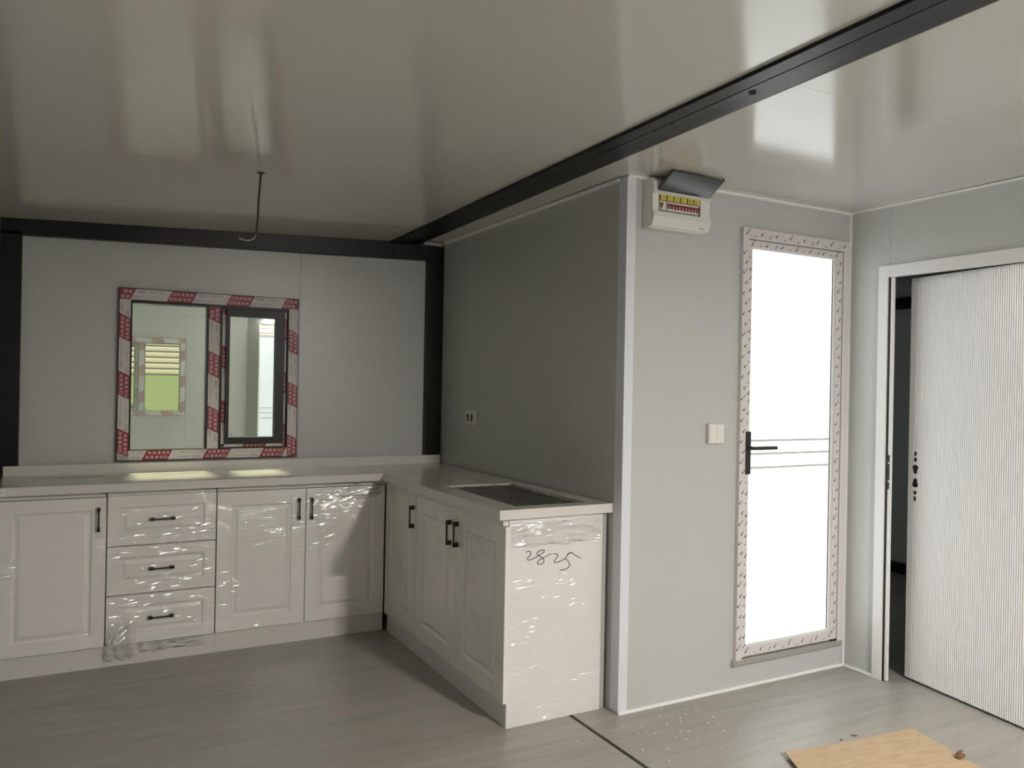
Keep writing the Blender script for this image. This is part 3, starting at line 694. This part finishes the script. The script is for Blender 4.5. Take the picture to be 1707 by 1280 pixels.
# ================================================================== WORKTOP
wt = thing('worktop', (-.9, -.3, .834), 'pale L shaped worktop with film covered top and a sink cutout', 'worktop')
ZT, ZB = .872, .834
XE, YE, YN = -.541, -.516, -1.872
SX0, SX1, SY0, SY1 = -.428, -.092, -1.797, -1.125
m = MB()
m.quad((-2.31, YE, ZT), (XE, YE, ZT), (-.004, -.022, ZT), (-2.31, -.022, ZT)); m.quad((-2.31, YE, ZB), (-2.31, -.022, ZB), (-.004, -.022, ZB), (XE, YE, ZB))
m.quad((-2.31, YE, ZB), (-2.31, YE, ZT), (-2.31, -.022, ZT), (-2.31, -.022, ZB)); m.quad((XE, YE, ZB), (-.004, -.022, ZB), (-.004, -.022, ZT), (XE, YE, ZT))
m.quad((-2.31, YE+.001, ZB), (XE, YE+.001, ZB), (XE, YE+.001, ZT-.0005), (-2.31, YE+.001, ZT-.0005))
m.build('slab', M['top'], wt)
m = MB()
m.quad((XE+.002, YE-.002, ZT), (XE+.002, -1.05, ZT), (-.004, -1.05, ZT), (-.004, -.024, ZT)); m.quad((XE+.002, YE-.002, ZB), (-.004, -.024, ZB), (-.004, -1.05, ZB), (XE+.002, -1.05, ZB))
m.quad((XE+.002, YE-.002, ZB), (XE+.002, YE-.002, ZT), (-.004, -.024, ZT), (-.004, -.024, ZB))
m.cells((0, 0, ZT), X, -Y, Z, [XE+.002, SX0, SX1, -.004], [1.05, -SY1, -SY0, -YN-.002], {(1, 1)}, ZT-ZB)
m.build('slab', M['top'], wt)
m = MB().box(-2.31, XE, YE-.004, YE, ZB, ZT+.0005); m.build('front_edge', M['edge'], wt, bevel=.001)
m = MB(); m.box(XE-.001, XE+.003, YE-.004, YN-.002, ZB, ZT+.0005); m.build('front_edge', M['edge'], wt, bevel=.001)
m = MB(); m.box(XE-.001, -.002, YN-.004, YN, ZB, ZT+.0005); m.build('end_edge', M['edge'], wt, bevel=.001)
m = MB(); m.box(-2.31, -.008, -.022, -.0505, ZT-.01, .921); m.build('backsplash', M['edge'], wt, bevel=.0015)
MB().box(XE+.0035, XE+.02, YE-.006, YE-.030, ZB-.012, ZB).build('support_block', M['grey'], wt)
lb = MB().box(-2.315, -2.268, YE-.0048, YE-.004, .8365, .8665).build('number_label', M['paper'], wt); lb['label'] = 'small white paper label reading 25'
t = MB(); put_text(t, '25', (0, YE-.0048, 0), X, Z, NB, -2.2925, .8455, .012, .0004); t.build('lettering', M['marker'], lb)
pm = MB(); rnd = random.Random(11)          # faint rows of print on the worktop film
for y0, xa, xb in ((-.17, -2.18, -1.78), (-.20, -2.20, -1.74), (-.16, -1.65, -1.44), (-.15, -1.25, -1.12), (-.16, -.80, -.70)):
    x = xa
    while x < xb:
        l_ = rnd.uniform(.006, .022)
        if rnd.random() < .75: pm.box(x, x+l_, y0+rnd.uniform(-.006, .006), y0+rnd.uniform(-.022, -.012), ZT+.0003, ZT+.0006)
        x += l_+rnd.uniform(.003, .008)
o = pm.build('film_print', mat('film_print_grey', (.26, .25, .20), .6), wt); o['kind'] = 'stuff'
# bare strip of worktop where the film is cut at the sink
MB().box(SX0-.012, -.20, SY1-.002, SY1+.028, ZT+.0002, ZT+.0008).build('bare_strip', M['white'], wt)

sk = thing('sink', (-.26, -1.46, .66), 'dark steel sink under clear film in the worktop cutout', 'sink')
m = MB(); a0, a1, b0, b1 = SX0+.004, SX1-.004, SY0+.004, SY1-.004; zt_, zb_ = ZT-.012, .69
m.quad((a0, b0, zb_), (a1, b0, zb_), (a1, b1, zb_), (a0, b1, zb_))
for p, q in (((a0, b0), (a1, b0)), ((a1, b0), (a1, b1)), ((a1, b1), (a0, b1)), ((a0, b1), (a0, b0))):
    m.quad((*p, zb_), (*p, zt_), (*q, zt_), (*q, zb_))
m.box(-.275, -.245, b0, b1, .70, ZT-.03)
m.build('basin', M['steel'], sk)
m = MB(); nx, ny = 16, 40
for j in range(ny+1):
    for i in range(nx+1):
        a, b = i/nx, j/ny; e = min(1, 5*min(a, 1-a), 8*min(b, 1-b))
        z = ZT-.004-.010*e*(.5+.9*abs(noise.noise(Vector((a*7, b*2.2, 1.3)))))
        if a > .78 and b < .75: z -= .012*(a-.78)/.22
        m.v.append(Vector((SX0+.003+a*(SX1-SX0-.006), SY0+.003+b*(SY1-SY0-.006), z)))
for j in range(ny):
    for i in range(nx):
        k = j*(nx+1)+i; m.f.append((k, k+1, k+nx+2, k+nx+1)); m.m.append(0)
fo = m.build('film_cover', M['sinkfilm'], sk, smooth=True); fo['label'] = 'sagging clear film stretched over the basin'

# ================================================================== FITTINGS
so = thing('wall_socket', (0, -.478, 1.17), 'small double socket plate on the dark partition above the worktop', 'socket')
MB().fbox((0, 0, 0), -Y, Z, -X, .405, .552, 1.126, 1.214, 0, .009).build('plate', M['socket'], so, bevel=.003)
for y in (.444, .494):
    MB().fbox((0, 0, 0), -Y, Z, -X, y-.010, y+.010, 1.149, 1.190, .009, .0098).build('slot', M['gasket'], so, bevel=.0003)
sw = thing('light_switch', (.497, YP, 1.16), 'white light switch standing proud left of the frosted door', 'switch')
sw_o = Vector((0, YP, 0))
MB().fbox(sw_o, X, Z, -Y, .450, .540, 1.122, 1.208, 0, .004).build('back_box', M['grey'], sw)
pl = MB().fbox(sw_o, X, Z, -Y, .455, .545, 1.119, 1.208, .004, .016).build('plate', M['plastic'], sw, bevel=.003)
for x in (.460, .5005):
    MB().fbox(sw_o, X, Z, -Y, x, x+.0395, 1.124, 1.203, .016, .0185).build('rocker', M['plastic'], pl, bevel=.001)

bx = thing('breaker_box', (.225, YP, 2.03), 'white breaker box with raised smoked lid near the ceiling', 'breaker box')
bo = Vector((0, YP, 0))
m = MB()          # body: shallow case, front bowed out
MB().fbox(bo, X, Z, -Y, .078, .372, 2.030, 2.236, 0, .050).build('case', M['plastic'], bx, bevel=.004)
m = MB(); prof = [(2.036, .050), (2.036, .062), (2.075, .076), (2.095, .074), (2.098, .066), (2.168, .066), (2.171, .076), (2.222, .068), (2.236, .055), (2.236, .050)]
for i in range(len(prof)-1):
    (za, na), (zb2, nb) = prof[i], prof[i+1]
    if 2.097 < za < 2.168 and 2.097 < zb2 <= 2.1685:      # recess: leave the breaker opening
        for xa, xb in ((.080, .112), (.338, .390)): m.quad(bo+X*xa+Z*za-Y*na, bo+X*xb+Z*za-Y*na, bo+X*xb+Z*zb2-Y*nb, bo+X*xa+Z*zb2-Y*nb)
        continue
    m.quad(bo+X*.080+Z*za-Y*na, bo+X*.390+Z*za-Y*na, bo+X*.390+Z*zb2-Y*nb, bo+X*.080+Z*zb2-Y*nb)
for xs in (.080, .390):
    ii = len(m.v); m.v += [bo+X*xs+Z*z-Y*n for z, n in prof]; m.f.append(tuple(range(ii, ii+len(prof)))); m.m.append(0)
cv = m.build('cover', M['plastic'], bx)
lbp = MB().fbox(bo, X, Z, -Y, .330, .362, 2.046, 2.052, .0655, .0675).build('maker_mark', M['grey'], cv)
MB().fbox(bo, X, Z, -Y, .112, .338, 2.100, 2.168, .050, .054).build('rail', M['grey'], bx)
for i in range(6):
    x = .122+i*.0365
    lbq = MB().fbox(bo, X, Z, -Y, x, x+.028, 2.147, 2.169, .054, .0672).build('label_card', M['yellow'], bx)
    mm = MB()
    for q in range(2): mm.fbox(bo, X, Z, -Y, x+.004, x+.022-.006*(i % 2), 2.160-.007*q, 2.1625-.007*q, .0672, .0676)
    mm.build('fine_print', M['ink'], lbq)
xs = [.122]+[.158+i*.0172 for i in range(10)]
for i, x in enumerate(xs):
    wbk = .030 if i == 0 else .0165
    bk_ = MB().fbox(bo, X, Z, -Y, x, x+wbk, 2.106, 2.142, .054, .063).build('breaker', M['plastic'], bx, bevel=.0008)
    tg = MB(); tg.fbox(bo, X, Z, -Y, x+.0015, x+wbk-.0015 if i else x+.014, 2.126, 2.134, .063, .069); tg.fbox(bo, X, Z, -Y, x+.004, x+wbk-.004 if i else x+.011, 2.113, 2.127, .063, .067)
    tg.build('toggle', M['breakred'], bk_)
ld0 = bo+Z*2.182-Y*.078; ldV = (Vector((0, -2.100, 2.240))-Vector((0, YP-.078, 2.182))).normalized(); ldN = X.cross(ldV)
m = MB().fbox(ld0, X, ldV, ldN, .104, .374, 0, .108, -.002, .002); m.fbox(ld0, X, ldV, ldN, .104, .374, -.004, .010, -.009, -.002); m.fbox(ld0, X, ldV, ldN, .100, .104, 0, .108, -.010, .002); m.fbox(ld0, X, ldV, ldN, .374, .378, 0, .108, -.010, .002)
m.build('lid', M['smoke'], bx, bevel=.001)

cb = thing('hanging_cable', (-1.381, -1.409, 2.1755), 'thin black cable hanging from the ceiling before the window wall', 'cable')
yc = -1.409
m = MB().tube(smooth_path([(-1.381, yc, 2.176), (-1.384, yc-.002, 2.12), (-1.388, yc-.003, 2.06), (-1.389, yc, 2.0), (-1.392, yc, 1.945), (-1.395, yc, 1.93)], 4), .0042, 8); m.build('sheath', M['wire'], cb, smooth=True)
m = MB().disc((-1.381, yc, 2.1745), X, Y, -Z, .016, .016, .0015, 14); m.build('grommet', M['wire'], cb)
m = MB().tube(smooth_path([(-1.395, yc, 1.932), (-1.402, yc, 1.916), (-1.418, yc, 1.907), (-1.440, yc, 1.906), (-1.459, yc, 1.912)], 4), .0017, 6); m.build('bare_wire', M['wirew'], cb, smooth=True)
m = MB().tube(smooth_path([(-1.394, yc, 1.930), (-1.400, yc-.004, 1.912), (-1.408, yc-.01, 1.902), (-1.416, yc-.012, 1.908)], 4), .0013, 6); m.build('bare_wire', M['wire'], cb, smooth=True)

# cardboard sheet with lifted corner, debris
A_, B_, C_, D_ = Vector((.341, -2.51, 0)), Vector((.997, -2.569, 0)), Vector((.862, -3.10, 0)), Vector((.10, -3.02, 0))
m = MB(); n_ = 20
def cpt(a, b, top):
    p = (A_*(1-a)+B_*a)*(1-b)+(D_*(1-a)+C_*a)*b
    lift = .014*max(0, 1-a/.5)**2*max(0, 1-b/.5)+.003*(math.sin(a*9)*.5+.5)*b
    p = p.copy(); p.z = .0008+lift+(.0042 if top else 0); return p
for top in (1, 0):
    for j in range(n_+1):
        for i in range(n_+1): m.v.append(cpt(i/n_, j/n_, top))
q_ = (n_+1)**2
for j in range(n_):
    for i in range(n_):
        k = j*(n_+1)+i; m.f.append((k, k+n_+1, k+n_+2, k+1)); m.f.append((q_+k, q_+k+1, q_+k+n_+2, q_+k+n_+1))
for i in range(n_):
    for a, b in ((i, i+1), ((i+1)*(n_+1), i*(n_+1)), (n_*(n_+1)+i+1, n_*(n_+1)+i), (i*(n_+1)+n_, (i+1)*(n_+1)+n_)): m.f.append((a, b, q_+b, q_+a))
m.m = [0]*len(m.f)
tag(m.build('cardboard_sheet', M['card']), 'flat brown cardboard sheet lying on the floor at lower right', 'cardboard')
m = MB(); c = Vector((.916, -2.822, .0075)); rnd = random.Random(5); ring = []
for j, (rz, rad) in enumerate(((0, .016), (.008, .020), (.017, .012), (.022, .003))):
    for i in range(8):
        t = i*math.pi/4; k = rad*rnd.uniform(.6, 1.2); m.v.append(c+Vector((math.cos(t)*k*1.2, math.sin(t)*k*.8, rz)))
for j in range(3):
    for i in range(8): a = j*8+i; b = j*8+(i+1) % 8; m.f.append((a, b, b+8, a+8)); m.m.append(0)
m.f.append(tuple(range(24, 32))); m.m.append(0); m.f.append(tuple(reversed(range(8)))); m.m.append(0)
tag(m.build('dirt_clump', M['leaf']), 'small brown crumpled dirt clump on the cardboard sheet', 'debris')
def sliver(p, ang, l_, w_, label, z):
    m = MB(); U = Vector((math.cos(ang), math.sin(ang), .15)); V = Vector((-math.sin(ang), math.cos(ang), 0))
    m.fbox(Vector((*p, z)), U, V, Z, 0, l_, 0, w_, 0, .002); m.fbox(Vector((*p, z)), U, V, Z, l_*.3, l_*.8, -w_*.5, 0, 0, .003)
    tag(m.build('wood_sliver', M['leaf']), label, 'debris', 'small floor debris')
sliver((.715, -2.50), -.9, .028, .004, 'thin dark sliver on the floor just behind the cardboard', .0005)
sliver((.955, -2.790), -.3, .022, .004, 'tiny brown sliver beside the dirt clump on the cardboard', .0066)
sliver((.645, -2.515), .4, .008, .005, 'tiny dark speck on the floor behind the cardboard edge', .0005)
m = MB(); rnd = random.Random(21)
for i in range(70):
    if i < 45: x, y = rnd.gauss(.08, .16), rnd.gauss(-2.12, .12)
    else: x, y = rnd.uniform(-.35, .6), rnd.uniform(-2.4, -1.99)
    if y > -1.96 or (-.2 < x < -.16): continue
    e = rnd.uniform(.0009, .0026); m.hexa([(x-e, y-e*.7), (x+e, y-e), (x+e*.8, y+e), (x-e, y+e*.6)], [.0002]*4, [e*1.1]*4)
tag(m.build('foam_crumbs', M['crumb']), 'scattered tiny white crumbs on the floor by the wall corner', 'crumbs', kind='stuff')

# ================================================================== BEHIND THE PHOTOGRAPHER AND OUTSIDE (mirrored in the panes)
lm = thing('bulkhead_lamp', (.08, YF, 2.08), 'warm bulkhead lamp above the entrance, mirrored at the sash top', 'lamp')
hs_ = MB().box(-.04, .20, YF, YF+.04, 2.055, 2.165); hs_.box(-.04, .20, YF+.04, YF+.185, 2.0925, 2.115); hs_.build('housing', M['plastic'], lm, bevel=.003)
MB().box(-.03, .19, YF+.0405, YF+.17, 2.078, 2.092).build('diffuser', M['lamp'], lm)
struct('ground', MB().box(-14, 14, -16, 14, -.42, -.30), M['ground'], 'concrete yard outside the end window', 'ground')
struct('sky_block_wall', MB().box(-5, 5, 1.6, 1.75, -.3, 2.4), M['outer'], 'wall added outside the taped window so no bright sky shows through', 'building')  # made-up wall that keeps the view through the panes dark
sh = thing('roller_shutter', (-1.0, -8.3, -.3), 'beige slatted shutter outside the end window, seen mirrored', 'shutter')
for i in range(24):
    MB().box(-3.2, 1.4, -8.30, -8.27, 1.42+i*.084, 1.42+i*.084+.066).build('slat', M['beige'], sh, bevel=.012)
MB().box(-3.2, 1.4, -8.36, -8.31, 1.40, 3.45).build('backing', M['ground'], sh)
tag(MB().box(-3.2, 1.4, -8.36, -8.28, -.3, 1.40).build('green_panel', M['green']), 'yellow green panel below the beige shutter outside the end window', 'panel')
bpy.context.view_layer.update()
